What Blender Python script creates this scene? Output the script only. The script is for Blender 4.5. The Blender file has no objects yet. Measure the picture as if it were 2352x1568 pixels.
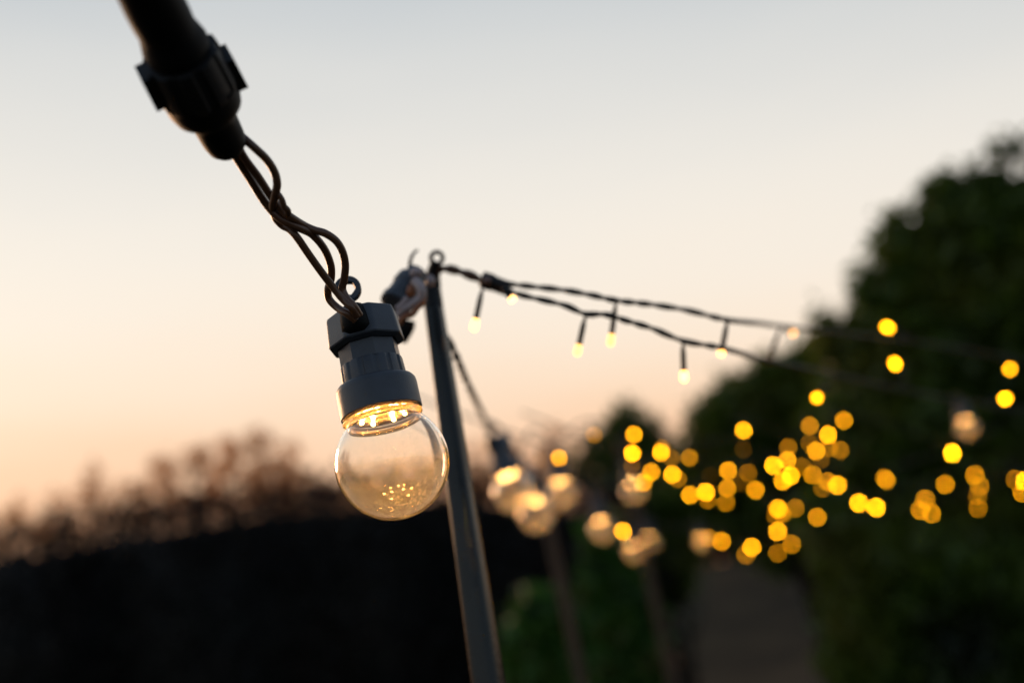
import bpy, math, random
import numpy as np
from mathutils import Vector, Matrix, Quaternion

random.seed(7)
rng = np.random.default_rng(7)
SC = bpy.context.scene
COL = SC.collection

# ------------------------------------------------------------------ camera
PITCH, ROLL, CAM_H = math.radians(16), math.radians(9.5), 1.4
FPX = 35.0 / 36.0 * 2352.0
cam_data = bpy.data.cameras.new('camera')
cam = bpy.data.objects.new('camera', cam_data)
COL.objects.link(cam)
CAM_R = Matrix.Rotation(math.radians(90) + PITCH, 4, 'X') @ Matrix.Rotation(-ROLL, 4, 'Z')
cam.matrix_world = Matrix.Translation((0, 0, CAM_H)) @ CAM_R
CM = cam.matrix_world.copy()
cam_data.lens = 35
cam_data.sensor_width = 36
cam_data.clip_start = 0.01
cam_data.clip_end = 500
cam_data.dof.use_dof = True
cam_data.dof.focus_distance = 0.390
cam_data.dof.aperture_fstop = 3.85
SC.camera = cam

# ------------------------------------------------------------------ world: dusk sky
W = bpy.data.worlds.new('World')
SC.world = W
W.use_nodes = True
nt = W.node_tree
nt.nodes.clear()
def nd(tree, typ, **kw):
    n = tree.nodes.new(typ)
    for k, v in kw.items():
        setattr(n, k, v)
    return n
SUN_EL, SUN_AZ = math.radians(14), math.radians(-38)
w_out = nd(nt, 'ShaderNodeOutputWorld')
w_bg = nd(nt, 'ShaderNodeBackground')
w_tc = nd(nt, 'ShaderNodeTexCoord')
w_sep = nd(nt, 'ShaderNodeSeparateXYZ')
nt.links.new(w_tc.outputs['Generated'], w_sep.inputs[0])
w_ramp = nd(nt, 'ShaderNodeValToRGB')
SKY = [(0.0, (.60, .24, .12)), (.10, (.86, .38, .20)), (.168, (.975, .575, .335)), (.24, (.985, .75, .54)),
       (.33, (.96, .86, .735)), (.47, (.865, .825, .755)), (.64, (.57, .61, .635)), (.80, (.34, .41, .49)), (1.0, (.25, .31, .40))]
cr = w_ramp.color_ramp
cr.interpolation = 'B_SPLINE'
while len(cr.elements) < len(SKY):
    cr.elements.new(0.5)
for e, (p, c) in zip(cr.elements, SKY):
    e.position = p
    e.color = (*c, 1)
# brighter towards the afterglow (front, slightly left), darker and bluer behind the camera
w_dot = nd(nt, 'ShaderNodeVectorMath', operation='DOT_PRODUCT')
w_dot.inputs[1].default_value = (math.sin(math.radians(-14)), math.cos(math.radians(-14)), 0)
nt.links.new(w_tc.outputs['Generated'], w_dot.inputs[0])
# the colour bands sink towards the horizon away from the afterglow
w_sub = nd(nt, 'ShaderNodeMath', operation='MULTIPLY_ADD')
w_sub.inputs[1].default_value = -.22; w_sub.inputs[2].default_value = .21
w_dot2 = nd(nt, 'ShaderNodeVectorMath', operation='DOT_PRODUCT')
w_dot2.inputs[1].default_value = (math.sin(math.radians(-25)), math.cos(math.radians(-25)), 0)
nt.links.new(w_tc.outputs['Generated'], w_dot2.inputs[0])
nt.links.new(w_dot2.outputs['Value'], w_sub.inputs[0])
w_ad2 = nd(nt, 'ShaderNodeMath', operation='ADD')
nt.links.new(w_sep.outputs['Z'], w_ad2.inputs[0]); nt.links.new(w_sub.outputs[0], w_ad2.inputs[1])
# faint drawn-out haze bands
w_mp = nd(nt, 'ShaderNodeMapping'); w_mp.inputs['Scale'].default_value = (2.2, 2.2, 11)
w_no = nd(nt, 'ShaderNodeTexNoise'); w_no.inputs['Scale'].default_value = 1.3; w_no.inputs['Detail'].default_value = 3
nt.links.new(w_tc.outputs['Generated'], w_mp.inputs['Vector']); nt.links.new(w_mp.outputs[0], w_no.inputs['Vector'])
w_nm = nd(nt, 'ShaderNodeMath', operation='MULTIPLY_ADD'); w_nm.inputs[1].default_value = .06; w_nm.inputs[2].default_value = -.03
nt.links.new(w_no.outputs['Fac'], w_nm.inputs[0])
w_ad3 = nd(nt, 'ShaderNodeMath', operation='ADD')
nt.links.new(w_ad2.outputs[0], w_ad3.inputs[0]); nt.links.new(w_nm.outputs[0], w_ad3.inputs[1])
nt.links.new(w_ad3.outputs[0], w_ramp.inputs[0])
w_map = nd(nt, 'ShaderNodeMapRange', interpolation_type='SMOOTHSTEP')
w_map.inputs['From Min'].default_value = -0.5
w_map.inputs['From Max'].default_value = 0.92
w_map.inputs['To Min'].default_value = 0.0
w_map.inputs['To Max'].default_value = 1.0
nt.links.new(w_dot.outputs['Value'], w_map.inputs['Value'])
w_mul = nd(nt, 'ShaderNodeMix', data_type='RGBA', blend_type='MULTIPLY')
w_mul.inputs['Factor'].default_value = 1.0
w_tint = nd(nt, 'ShaderNodeMix', data_type='RGBA')
w_tint.inputs['A'].default_value = (.60, .68, .78, 1)
w_tint.inputs['B'].default_value = (1, 1, 1, 1)
nt.links.new(w_map.outputs[0], w_tint.inputs['Factor'])
nt.links.new(w_ramp.outputs[0], w_mul.inputs['A'])
nt.links.new(w_tint.outputs['Result'], w_mul.inputs['B'])
w_sky = nd(nt, 'ShaderNodeTexSky', sky_type='NISHITA', sun_disc=False)
w_sky.sun_elevation = SUN_EL
w_sky.sun_rotation = SUN_AZ
w_sc = nd(nt, 'ShaderNodeVectorMath', operation='SCALE')
w_sc.inputs['Scale'].default_value = 0.004
nt.links.new(w_sky.outputs[0], w_sc.inputs[0])
w_add = nd(nt, 'ShaderNodeMix', data_type='RGBA', blend_type='ADD')
w_add.inputs['Factor'].default_value = 1.0
nt.links.new(w_mul.outputs['Result'], w_add.inputs['A'])
nt.links.new(w_sc.outputs[0], w_add.inputs['B'])
nt.links.new(w_add.outputs['Result'], w_bg.inputs['Color'])
w_bg.inputs['Strength'].default_value = 1.0
nt.links.new(w_bg.outputs[0], w_out.inputs[0])

# ------------------------------------------------------------------ last warm light of the sun
sun_d = bpy.data.lights.new('sun', 'SUN')
sun_d.energy = 1.4
sun_d.angle = math.radians(12)
sun_d.color = (1.0, .55, .28)
sun = bpy.data.objects.new('sun', sun_d)
COL.objects.link(sun)
sdir = Vector((math.sin(SUN_AZ) * math.cos(SUN_EL), math.cos(SUN_AZ) * math.cos(SUN_EL), math.sin(SUN_EL)))
sun.rotation_euler = sdir.to_track_quat('Z', 'Y').to_euler()

SC.view_settings.view_transform = 'Standard'
SC.view_settings.look = 'None'
SC.view_settings.exposure = 0
SC.view_settings.gamma = 1
SC.render.engine = 'CYCLES'
cy = SC.cycles
cy.use_denoising = True
cy.denoiser = 'OPENIMAGEDENOISE'
cy.denoising_prefilter = 'ACCURATE'
cy.use_adaptive_sampling = False
cy.sample_clamp_indirect = 60.0
cy.max_bounces = 14
cy.transmission_bounces = 12
cy.transparent_max_bounces = 12
cy.caustics_reflective = False
cy.caustics_refractive = True

# ------------------------------------------------------------------ helpers
def at(x, y, D):
    """world point seen at photo position x, y (2352 wide) at view depth D"""
    return CM @ Vector(((x - 1176) / FPX * D, -(y - 784) / FPX * D, -D))
CAM3 = CAM_R.to_3x3()

def mesh_obj(name, verts, faces, mat=None, parent=None, smooth=True, mats=None):
    me = bpy.data.meshes.new(name)
    me.from_pydata([tuple(v) for v in verts], [], faces)
    if mat:
        me.materials.append(mat)
    if smooth:
        me.polygons.foreach_set('use_smooth', [True] * len(me.polygons))
    me.update()
    o = bpy.data.objects.new(name, me)
    COL.objects.link(o)
    if parent is not None:
        o.parent = parent
    return o

def empty(name, M=None, loc=None):
    o = bpy.data.objects.new(name, None)
    o.empty_display_size = 0.02
    COL.objects.link(o)
    if M is not None:
        o.matrix_world = M
    elif loc is not None:
        o.location = loc
    return o

def tag(o, label=None, cat=None, group=None, kind=None):
    if label: o['label'] = label
    if cat: o['category'] = cat
    if group: o['group'] = group
    if kind: o['kind'] = kind
    return o

class MB:
    def __init__(s):
        s.v, s.f = [], []
    def add(s, verts, faces):
        b = len(s.v)
        s.v += [Vector(v) for v in verts]
        s.f += [tuple(i + b for i in f) for f in faces]
    def lathe(s, prof, n=48, M=None, closed=False, rfun=None, ph=0.0):
        vs, fs = [], []
        m = len(prof)
        for (r, z) in prof:
            for k in range(n):
                a = 2 * math.pi * k / n + ph
                rr = r * (rfun(a, z) if rfun else 1)
                vs.append(Vector((rr * math.cos(a), rr * math.sin(a), z)))
        for i in range(m if closed else m - 1):
            j = (i + 1) % m
            for k in range(n):
                l = (k + 1) % n
                fs.append((i * n + k, i * n + l, j * n + l, j * n + k))
        if not closed:
            if prof[0][0] > 1e-5: fs.append(tuple(reversed(range(n))))
            if prof[-1][0] > 1e-5: fs.append(tuple((m - 1) * n + k for k in range(n)))
        if M is not None:
            vs = [M @ v for v in vs]
        s.add(vs, fs)
    def tube(s, pts, r, n=10, cap=True):
        pts = [Vector(p) for p in pts]
        m = len(pts)
        rs = r if isinstance(r, (list, tuple)) else [r] * m
        up = None
        vs, fs = [], []
        for i, p in enumerate(pts):
            t = (pts[min(i + 1, m - 1)] - pts[max(i - 1, 0)]).normalized()
            if up is None:
                up = t.orthogonal().normalized()
            up = (up - t * up.dot(t)).normalized()
            sd = t.cross(up)
            for k in range(n):
                a = 2 * math.pi * k / n
                vs.append(p + (up * math.cos(a) + sd * math.sin(a)) * rs[i])
        for i in range(m - 1):
            for k in range(n):
                l = (k + 1) % n
                fs.append((i * n + k, i * n + l, (i + 1) * n + l, (i + 1) * n + k))
        if cap:
            fs.append(tuple(reversed(range(n))))
            fs.append(tuple((m - 1) * n + k for k in range(n)))
        s.add(vs, fs)
    def ball(s, c, r, n=16, sc=(1, 1, 1), M=None):
        prof = [(r * math.sin(math.pi * i / (n // 2)), -r * math.cos(math.pi * i / (n // 2))) for i in range(n // 2 + 1)]
        prof[0] = (1e-6, prof[0][1]); prof[-1] = (1e-6, prof[-1][1])
        T = Matrix.Translation(c) @ (M if M is not None else Matrix()) @ Matrix.Diagonal((*sc, 1))
        s.lathe(prof, n, T)
    def build(s, name, mat, parent=None, smooth=True, weld=True, auto=None):
        o = mesh_obj(name, s.v, s.f, mat, parent, smooth)
        if auto is not None:
            o.data.set_sharp_from_angle(angle=math.radians(auto))
        return o

def spline(pts, n=12):
    """Catmull-Rom through pts"""
    P = [Vector(p) for p in pts]
    P = [P[0] * 2 - P[1]] + P + [P[-1] * 2 - P[-2]]
    out = []
    for i in range(1, len(P) - 2):
        p0, p1, p2, p3 = P[i - 1], P[i], P[i + 1], P[i + 2]
        for k in range(n):
            t = k / n
            out.append(0.5 * ((2 * p1) + (p2 - p0) * t + (2 * p0 - 5 * p1 + 4 * p2 - p3) * t * t + (3 * p1 - p0 - 3 * p2 + p3) * t ** 3))
    out.append(P[-2])
    return out

def twisted(pts, r, off, pitch, n=8, step=None):
    """two-strand twisted cable along pts, as one mesh"""
    pts = [Vector(p) for p in pts]
    L = [0]
    for a, b in zip(pts, pts[1:]):
        L.append(L[-1] + (b - a).length)
    step = step or pitch / 8
    N = max(2, int(L[-1] / step))
    arr = np.array([list(p) for p in pts])
    ss = np.linspace(0, L[-1], N)
    q = [Vector((np.interp(t, L, arr[:, 0]), np.interp(t, L, arr[:, 1]), np.interp(t, L, arr[:, 2]))) for t in ss]
    mb = MB()
    for ph in (0, math.pi):
        path, up = [], None
        for i, p in enumerate(q):
            t = (q[min(i + 1, N - 1)] - q[max(i - 1, 0)]).normalized()
            if up is None: up = t.orthogonal().normalized()
            up = (up - t * up.dot(t)).normalized()
            sd = t.cross(up)
            a = ph + 2 * math.pi * ss[i] / pitch + 1.3 * math.sin(ss[i] * 31) + .9 * math.sin(ss[i] * 83 + 1)
            path.append(p + (up * math.cos(a) + sd * math.sin(a)) * off)
        mb.tube(path, r, n)
    return mb

# ------------------------------------------------------------------ materials
def mat_new(name):
    m = bpy.data.materials.new(name)
    m.use_nodes = True
    t = m.node_tree
    return m, t, t.nodes['Principled BSDF']

def plastic(name, col, rough=.45, var=.25, scale=60, bump=.15, bscale=900, metal=0, spec=.5):
    m, t, b = mat_new(name)
    tc = nd(t, 'ShaderNodeTexCoord')
    n1 = nd(t, 'ShaderNodeTexNoise'); n1.inputs['Scale'].default_value = scale; n1.inputs['Detail'].default_value = 6
    t.links.new(tc.outputs['Object'], n1.inputs['Vector'])
    mx = nd(t, 'ShaderNodeMix', data_type='RGBA')
    mx.inputs['A'].default_value = (*[c * (1 - var) for c in col], 1)
    mx.inputs['B'].default_value = (*[min(1, c * (1 + var)) for c in col], 1)
    t.links.new(n1.outputs['Fac'], mx.inputs['Factor'])
    t.links.new(mx.outputs['Result'], b.inputs['Base Color'])
    mr = nd(t, 'ShaderNodeMapRange')
    mr.inputs['To Min'].default_value = max(.05, rough - .12); mr.inputs['To Max'].default_value = rough + .12
    t.links.new(n1.outputs['Fac'], mr.inputs['Value'])
    t.links.new(mr.outputs[0], b.inputs['Roughness'])
    n2 = nd(t, 'ShaderNodeTexNoise'); n2.inputs['Scale'].default_value = bscale; n2.inputs['Detail'].default_value = 3
    t.links.new(tc.outputs['Object'], n2.inputs['Vector'])
    bp = nd(t, 'ShaderNodeBump'); bp.inputs['Strength'].default_value = bump; bp.inputs['Distance'].default_value = 0.0003
    t.links.new(n2.outputs['Fac'], bp.inputs['Height'])
    t.links.new(bp.outputs[0], b.inputs['Normal'])
    b.inputs['Metallic'].default_value = metal
    b.inputs['Specular IOR Level'].default_value = spec
    return m

M_SOCKET = plastic('blue_grey_plastic', (.037, .046, .062), .40, var=.4, scale=140, bump=.3, bscale=1600)
M_BLACK = plastic('black_plastic', (.008, .009, .011), .55, spec=.3)
M_RUBBER = plastic('black_rubber', (.005, .0055, .006), .6, spec=.12)
M_WIRE = plastic('brown_black_wire', (.11, .050, .026), .32, var=.4, scale=120, bump=.1)
M_CABLE = plastic('dark_green_cable', (.010, .0105, .010), .5, spec=.35)
M_POLE = plastic('painted_steel', (.018, .021, .022), .28, var=.5, scale=35, bump=.4, bscale=300, metal=.6)
M_TAPE = plastic('pale_tape', (.38, .30, .30), .35, var=.3, scale=80)
M_COPPER = plastic('orange_cable', (.30, .10, .035), .35, var=.3, scale=80)
M_STAKE = plastic('brown_stake', (.070, .046, .030), .7, var=.5, scale=20, bump=.3, bscale=200, spec=.2)
M_BARK = plastic('bark', (.030, .022, .015), .9, var=.5, scale=8, bump=.8, bscale=30, spec=.1)
M_BOARD = plastic('led_board', (.40, .26, .12), .35, var=.2, scale=200)

def glow_mat(name, col, attr='glow'):
    m, t, b = mat_new(name)
    t.nodes.remove(b)
    e = nd(t, 'ShaderNodeEmission'); e.inputs['Color'].default_value = (*col, 1)
    a = nd(t, 'ShaderNodeAttribute', attribute_type='OBJECT', attribute_name=attr)
    t.links.new(a.outputs['Fac'], e.inputs['Strength'])
    t.links.new(e.outputs[0], t.nodes['Material Output'].inputs[0])
    return m
M_GLOW = glow_mat('fairy_lamp_glow', (1.0, .37, .004))
M_GLOWN = glow_mat('near_fairy_lamp_glow', (1.0, .45, .11))
M_LED = glow_mat('warm_led', (1.0, .56, .17))

def glass_mat():
    m, t, b = mat_new('dusty_glowing_globe')
    t.nodes.remove(b)
    out = t.nodes['Material Output']
    tc = nd(t, 'ShaderNodeTexCoord')
    g = nd(t, 'ShaderNodeBsdfGlass'); g.inputs['IOR'].default_value = 1.47; g.inputs['Roughness'].default_value = 0.015
    g.inputs['Color'].default_value = (1, .985, .96, 1)
    tr = nd(t, 'ShaderNodeBsdfTranslucent'); tr.inputs['Color'].default_value = (.95, .78, .55, 1)
    df = nd(t, 'ShaderNodeBsdfDiffuse'); df.inputs['Color'].default_value = (.75, .70, .66, 1)
    ms = nd(t, 'ShaderNodeMixShader'); ms.inputs[0].default_value = .35
    t.links.new(tr.outputs[0], ms.inputs[1]); t.links.new(df.outputs[0], ms.inputs[2])
    # dust: soft clouds plus fine speckle, with a warm glow painted in towards the bottom
    n1 = nd(t, 'ShaderNodeTexNoise'); n1.inputs['Scale'].default_value = 45; n1.inputs['Detail'].default_value = 5
    n2 = nd(t, 'ShaderNodeTexNoise'); n2.inputs['Scale'].default_value = 900; n2.inputs['Detail'].default_value = 4
    n3 = nd(t, 'ShaderNodeTexNoise'); n3.inputs['Scale'].default_value = 260; n3.inputs['Detail'].default_value = 4
    mp = nd(t, 'ShaderNodeMapping'); mp.inputs['Scale'].default_value = (1, 1, .25); mp.inputs['Rotation'].default_value = (.4, .5, 0)
    t.links.new(tc.outputs['Object'], n1.inputs['Vector'])
    t.links.new(tc.outputs['Object'], n2.inputs['Vector'])
    t.links.new(tc.outputs['Object'], mp.inputs['Vector'])
    t.links.new(mp.outputs[0], n3.inputs['Vector'])
    sp = nd(t, 'ShaderNodeSeparateXYZ'); t.links.new(tc.outputs['Object'], sp.inputs[0])
    mz = nd(t, 'ShaderNodeMapRange', interpolation_type='SMOOTHSTEP')
    mz.inputs['From Min'].default_value = .033; mz.inputs['From Max'].default_value = .006
    mz.inputs['To Min'].default_value = .20; mz.inputs['To Max'].default_value = 1.0
    t.links.new(sp.outputs['Z'], mz.inputs['Value'])
    r1 = nd(t, 'ShaderNodeMapRange'); r1.inputs['From Min'].default_value = .30; r1.inputs['From Max'].default_value = .75
    r1.inputs['To Min'].default_value = .4
    t.links.new(n1.outputs['Fac'], r1.inputs['Value'])
    r2 = nd(t, 'ShaderNodeMapRange'); r2.inputs['From Min'].default_value = .35; r2.inputs['From Max'].default_value = .7
    r2.inputs['To Min'].default_value = .45
    t.links.new(n2.outputs['Fac'], r2.inputs['Value'])
    r3 = nd(t, 'ShaderNodeMapRange'); r3.inputs['From Min'].default_value = .35; r3.inputs['From Max'].default_value = .7
    r3.inputs['To Min'].default_value = .45
    t.links.new(n3.outputs['Fac'], r3.inputs['Value'])
    m1 = nd(t, 'ShaderNodeMath', operation='MULTIPLY'); m2 = nd(t, 'ShaderNodeMath', operation='MULTIPLY')
    m3 = nd(t, 'ShaderNodeMath', operation='MULTIPLY'); m4 = nd(t, 'ShaderNodeMath', operation='MULTIPLY')
    t.links.new(r1.outputs[0], m1.inputs[0]); t.links.new(r2.outputs[0], m1.inputs[1])
    t.links.new(m1.outputs[0], m2.inputs[0]); t.links.new(mz.outputs[0], m2.inputs[1])
    t.links.new(m2.outputs[0], m3.inputs[0]); t.links.new(r3.outputs[0], m3.inputs[1])
    t.links.new(m3.outputs[0], m4.inputs[0]); m4.inputs[1].default_value = .58
    mix = nd(t, 'ShaderNodeMixShader')
    t.links.new(m4.outputs[0], mix.inputs[0]); t.links.new(g.outputs[0], mix.inputs[1]); t.links.new(ms.outputs[0], mix.inputs[2])
    bp = nd(t, 'ShaderNodeBump'); bp.inputs['Strength'].default_value = .12; bp.inputs['Distance'].default_value = .0004
    t.links.new(n1.outputs['Fac'], bp.inputs['Height']); t.links.new(bp.outputs[0], g.inputs['Normal'])
    t.links.new(mix.outputs[0], out.inputs[0])
    return m
M_GLASS = glass_mat()

def clear_mat():
    m, t, b = mat_new('clear_globe')
    t.nodes.remove(b)
    g = nd(t, 'ShaderNodeBsdfGlass'); g.inputs['IOR'].default_value = 1.47; g.inputs['Roughness'].default_value = 0.01
    t.links.new(g.outputs[0], t.nodes['Material Output'].inputs[0])
    return m
M_CLEAR = clear_mat()

def neck_mat():
    m, t, b = mat_new('clear_ribbed_neck')
    b.inputs['Base Color'].default_value = (1, .93, .80, 1)
    b.inputs['Transmission Weight'].default_value = 1
    b.inputs['IOR'].default_value = 1.47
    b.inputs['Roughness'].default_value = .05
    tl = nd(t, 'ShaderNodeBsdfTranslucent'); tl.inputs['Color'].default_value = (.95, .66, .34, 1)  # amber scatter added so the clear neck shows a golden LED glow
    mx = nd(t, 'ShaderNodeMixShader'); mx.inputs[0].default_value = .08
    t.links.new(b.outputs[0], mx.inputs[1]); t.links.new(tl.outputs[0], mx.inputs[2])
    t.links.new(mx.outputs[0], t.nodes['Material Output'].inputs[0])
    return m
M_NECK = neck_mat()

def leaf_mat(name, cols, trans=.35, scale=3.0, rough=.6, spec=.2):
    m, t, b = mat_new(name)
    tc = nd(t, 'ShaderNodeTexCoord')
    n = nd(t, 'ShaderNodeTexNoise'); n.inputs['Scale'].default_value = scale; n.inputs['Detail'].default_value = 4
    t.links.new(tc.outputs['Object'], n.inputs['Vector'])
    r = nd(t, 'ShaderNodeValToRGB')
    while len(r.color_ramp.elements) < len(cols): r.color_ramp.elements.new(.5)
    for i, (e, c) in enumerate(zip(r.color_ramp.elements, cols)):
        e.position = .3 + .4 * i / (len(cols) - 1); e.color = (*c, 1)
    t.links.new(n.outputs['Fac'], r.inputs[0])
    t.links.new(r.outputs[0], b.inputs['Base Color'])
    b.inputs['Roughness'].default_value = rough
    b.inputs['Specular IOR Level'].default_value = spec
    tl = nd(t, 'ShaderNodeBsdfTranslucent'); t.links.new(r.outputs[0], tl.inputs['Color'])
    mx = nd(t, 'ShaderNodeMixShader'); mx.inputs[0].default_value = trans
    t.links.new(b.outputs[0], mx.inputs[1]); t.links.new(tl.outputs[0], mx.inputs[2])
    t.links.new(mx.outputs[0], t.nodes['Material Output'].inputs[0])
    return m
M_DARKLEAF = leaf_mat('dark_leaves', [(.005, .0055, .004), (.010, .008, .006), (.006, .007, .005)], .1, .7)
M_GREEN = leaf_mat('evergreen_leaves', [(.012, .022, .006), (.09, .15, .014), (.17, .16, .025)], .45, 1.3, .4, .45)
M_BRIGHTLEAF = leaf_mat('fresh_green_leaves', [(.010, .028, .008), (.06, .17, .02), (.11, .12, .02)], .4, 5, .4, .45)
M_DRY_BACKLIT = leaf_mat('dry_backlit_leaves', [(.68, .33, .14), (.75, .42, .20), (.58, .26, .10)], .7, 2)  # dry brown leaves, with the backlit afterglow put into their colour
M_GRASS = leaf_mat('grass_blades', [(.015, .022, .010), (.03, .035, .015), (.02, .02, .012)], .2, 5)

def ground_mat(name, cols, scale):
    m, t, b = mat_new(name)
    tc = nd(t, 'ShaderNodeTexCoord')
    n = nd(t, 'ShaderNodeTexNoise'); n.inputs['Scale'].default_value = scale; n.inputs['Detail'].default_value = 8
    t.links.new(tc.outputs['Object'], n.inputs['Vector'])
    r = nd(t, 'ShaderNodeValToRGB')
    r.color_ramp.elements[0].position = .35; r.color_ramp.elements[0].color = (*cols[0], 1)
    r.color_ramp.elements[1].position = .65; r.color_ramp.elements[1].color = (*cols[1], 1)
    t.links.new(n.outputs['Fac'], r.inputs[0]); t.links.new(r.outputs[0], b.inputs['Base Color'])
    b.inputs['Roughness'].default_value = .95; b.inputs['Specular IOR Level'].default_value = .1
    bp = nd(t, 'ShaderNodeBump'); bp.inputs['Strength'].default_value = .6; bp.inputs['Distance'].default_value = .03
    t.links.new(n.outputs['Fac'], bp.inputs['Height']); t.links.new(bp.outputs[0], b.inputs['Normal'])
    return m
M_GROUND = ground_mat('earth_and_turf', [(.02, .024, .012), (.045, .040, .025)], 1.2)
M_PATH = ground_mat('gravel', [(.013, .0105, .006), (.040, .030, .016)], .8)

# ------------------------------------------------------------------ ground
def gz(x, y):
    t = min(1.0, max(0.0, (y - 12.5) / 16.0))
    return 2.3 * t * t * (3 - 2 * t) + max(0, y - 28) * .03 + .03 * math.sin(x * .9) * math.sin(y * .7)

xs = np.concatenate([np.linspace(-120, -20, 12)[:-1], np.linspace(-20, 20, 61), np.linspace(20, 120, 12)[1:]])
ys = np.concatenate([np.linspace(-60, -5, 8)[:-1], np.linspace(-5, 45, 76), np.linspace(45, 220, 14)[1:]])
gv = [(x, y, gz(x, y)) for y in ys for x in xs]
nx = len(xs)
gf = [(j * nx + i, j * nx + i + 1, (j + 1) * nx + i + 1, (j + 1) * nx + i) for j in range(len(ys) - 1) for i in range(nx - 1)]
ground = mesh_obj('ground', gv, gf, M_GROUND)
tag(ground, kind='structure')

def hit(px, py):
    """where the view ray through a photo position meets the ground"""
    o = CM.translation; d = (at(px, py, 1.0) - o)
    t = 0.5
    while t < 200:
        p = o + d * t
        if p.z < gz(p.x, p.y): return p
        t += .02
    return p
pl = [hit(1553, 1568), hit(1600, 1440), hit(1640, 1330)]
pr = [hit(1900, 1568), hit(1875, 1440), hit(1830, 1330)]
def ext(a, b, y):
    k = (y - a.y) / (b.y - a.y); return a.x + (b.x - a.x) * k
pv, pf = [], []
yy = np.linspace(1.0, 34, 70)
for k, y in enumerate(yy):
    xl = ext(pl[0], pl[2], y) if y > pl[0].y else ext(pl[0], pl[2], pl[0].y) + (y - pl[0].y) * .12
    xr = ext(pr[0], pr[2], y) if y > pr[0].y else ext(pr[0], pr[2], pr[0].y) + (y - pr[0].y) * .12
    for i in range(7):
        x = xl + (xr - xl) * i / 6
        pv.append((x + .05 * math.sin(y * 3.1 + i), y, gz(x, y) + .03))
for k in range(len(yy) - 1):
    for i in range(6):
        pf.append((k * 7 + i, k * 7 + i + 1, (k + 1) * 7 + i + 1, (k + 1) * 7 + i))
tag(mesh_obj('path', pv, pf, M_PATH), kind='structure')

# ------------------------------------------------------------------ foliage
def leaves(clumps, n, size, shell=.35, flat=1.0, gap=None, seed=0):
    """many small folded leaf faces spread through ellipsoid clumps; clumps: (centre, (rx,ry,rz), weight)"""
    r = np.random.default_rng(seed)
    w = np.array([c[2] for c in clumps], float); w /= w.sum()
    idx = r.choice(len(clumps), n, p=w)
    C = np.array([list(c[0]) for c in clumps])[idx]
    R = np.array([list(c[1]) for c in clumps])[idx]
    d = r.normal(size=(n, 3)); d /= np.linalg.norm(d, axis=1)[:, None]
    rad = (shell + (1 - shell) * r.random(n)) ** .6
    rad = np.where(r.random(n) < .08, rad * 1.15, rad)
    P = C + d * R * rad[:, None]
    P += r.normal(size=(n, 3)) * size * .8
    a = r.normal(size=(n, 3)); a /= np.linalg.norm(a, axis=1)[:, None]
    b = np.cross(a, r.normal(size=(n, 3))); b /= np.linalg.norm(b, axis=1)[:, None]
    c = np.cross(a, b)
    L = size * (0.6 + .8 * r.random(n))[:, None]
    V = np.empty((n, 4, 3))
    V[:, 0] = P - a * L
    V[:, 1] = P + b * L * .45 + c * L * .15
    V[:, 2] = P + a * L
    V[:, 3] = P - b * L * .45 + c * L * .15
    return V

def leaf_object(name, V, mat, parent=None):
    n = len(V)
    me = bpy.data.meshes.new(name)
    me.vertices.add(n * 4); me.vertices.foreach_set('co', V.reshape(-1))
    me.loops.add(n * 6); me.polygons.add(n * 2)
    base = np.arange(n)[:, None] * 4
    li = (base + np.array([0, 1, 2, 0, 2, 3])).reshape(-1)
    me.loops.foreach_set('vertex_index', li)
    me.polygons.foreach_set('loop_start', np.arange(n * 2) * 3)
    me.materials.append(mat)
    me.update(calc_edges=True); me.validate()
    o = bpy.data.objects.new(name, me); COL.objects.link(o)
    if parent is not None: o.parent = parent
    return o

def tree(name, cat, label, clumps_px, D, n, size, mat, group=None, seed=1, depth=.9, trunk_r=.09, shell=.2, limbs=7, part='crown', stem='trunk', base=None, limb_r=.3):
    """clumps_px: (x, y, radius in photo px[, depth offset]) at view depth D"""
    cl = []
    for c in clumps_px:
        dd = D + (c[3] if len(c) > 3 else 0)
        p = at(c[0], c[1], dd); rr = c[2] / FPX * dd
        cl.append((p, (rr, rr * depth, rr), rr ** 2))
    cen = sum((c[0] * c[2] for c in cl), Vector()) / sum(c[2] for c in cl)
    bx, by = (base if base else (cen.x, cen.y))
    root_loc = Vector((bx, by, gz(bx, by) - .02))
    root = empty(name, loc=root_loc)
    V = leaves([(c[0] - root_loc, c[1], c[2]) for c in cl], n, size, shell=shell, seed=seed)
    keep = V[:, :, 2].min(axis=1) > .03
    leaf_object(part, V[keep], mat, root)
    mb = MB()
    rr = random.Random(seed)
    top = cen - root_loc
    tp = [Vector((0, 0, 0)), Vector((rr.uniform(-.1, .1), rr.uniform(-.1, .1), top.z * .35)), Vector((top.x * .5, top.y * .5, top.z * .7)), top]
    mb.tube(spline(tp, 6), [trunk_r * (1.25 - .8 * i / 18) for i in range(19)], 10)
    for k in range(min(limbs, len(cl) * 3)):
        c = cl[k % len(cl)]
        s0 = spline(tp, 6)[rr.randint(8, 16)]
        e = c[0] - root_loc + Vector((rr.uniform(-.5, .5), rr.uniform(-.5, .5), rr.uniform(-.3, .8))) * c[1][0]
        mid = (s0 + e) / 2 + Vector((0, 0, -.1))
        mb.tube(spline([s0, mid, e], 5), [trunk_r * limb_r * (1.2 - i / 11) for i in range(11)], 6)
    mb.build(stem, M_BARK, root)
    tag(root, label, cat, group)
    return root

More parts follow.
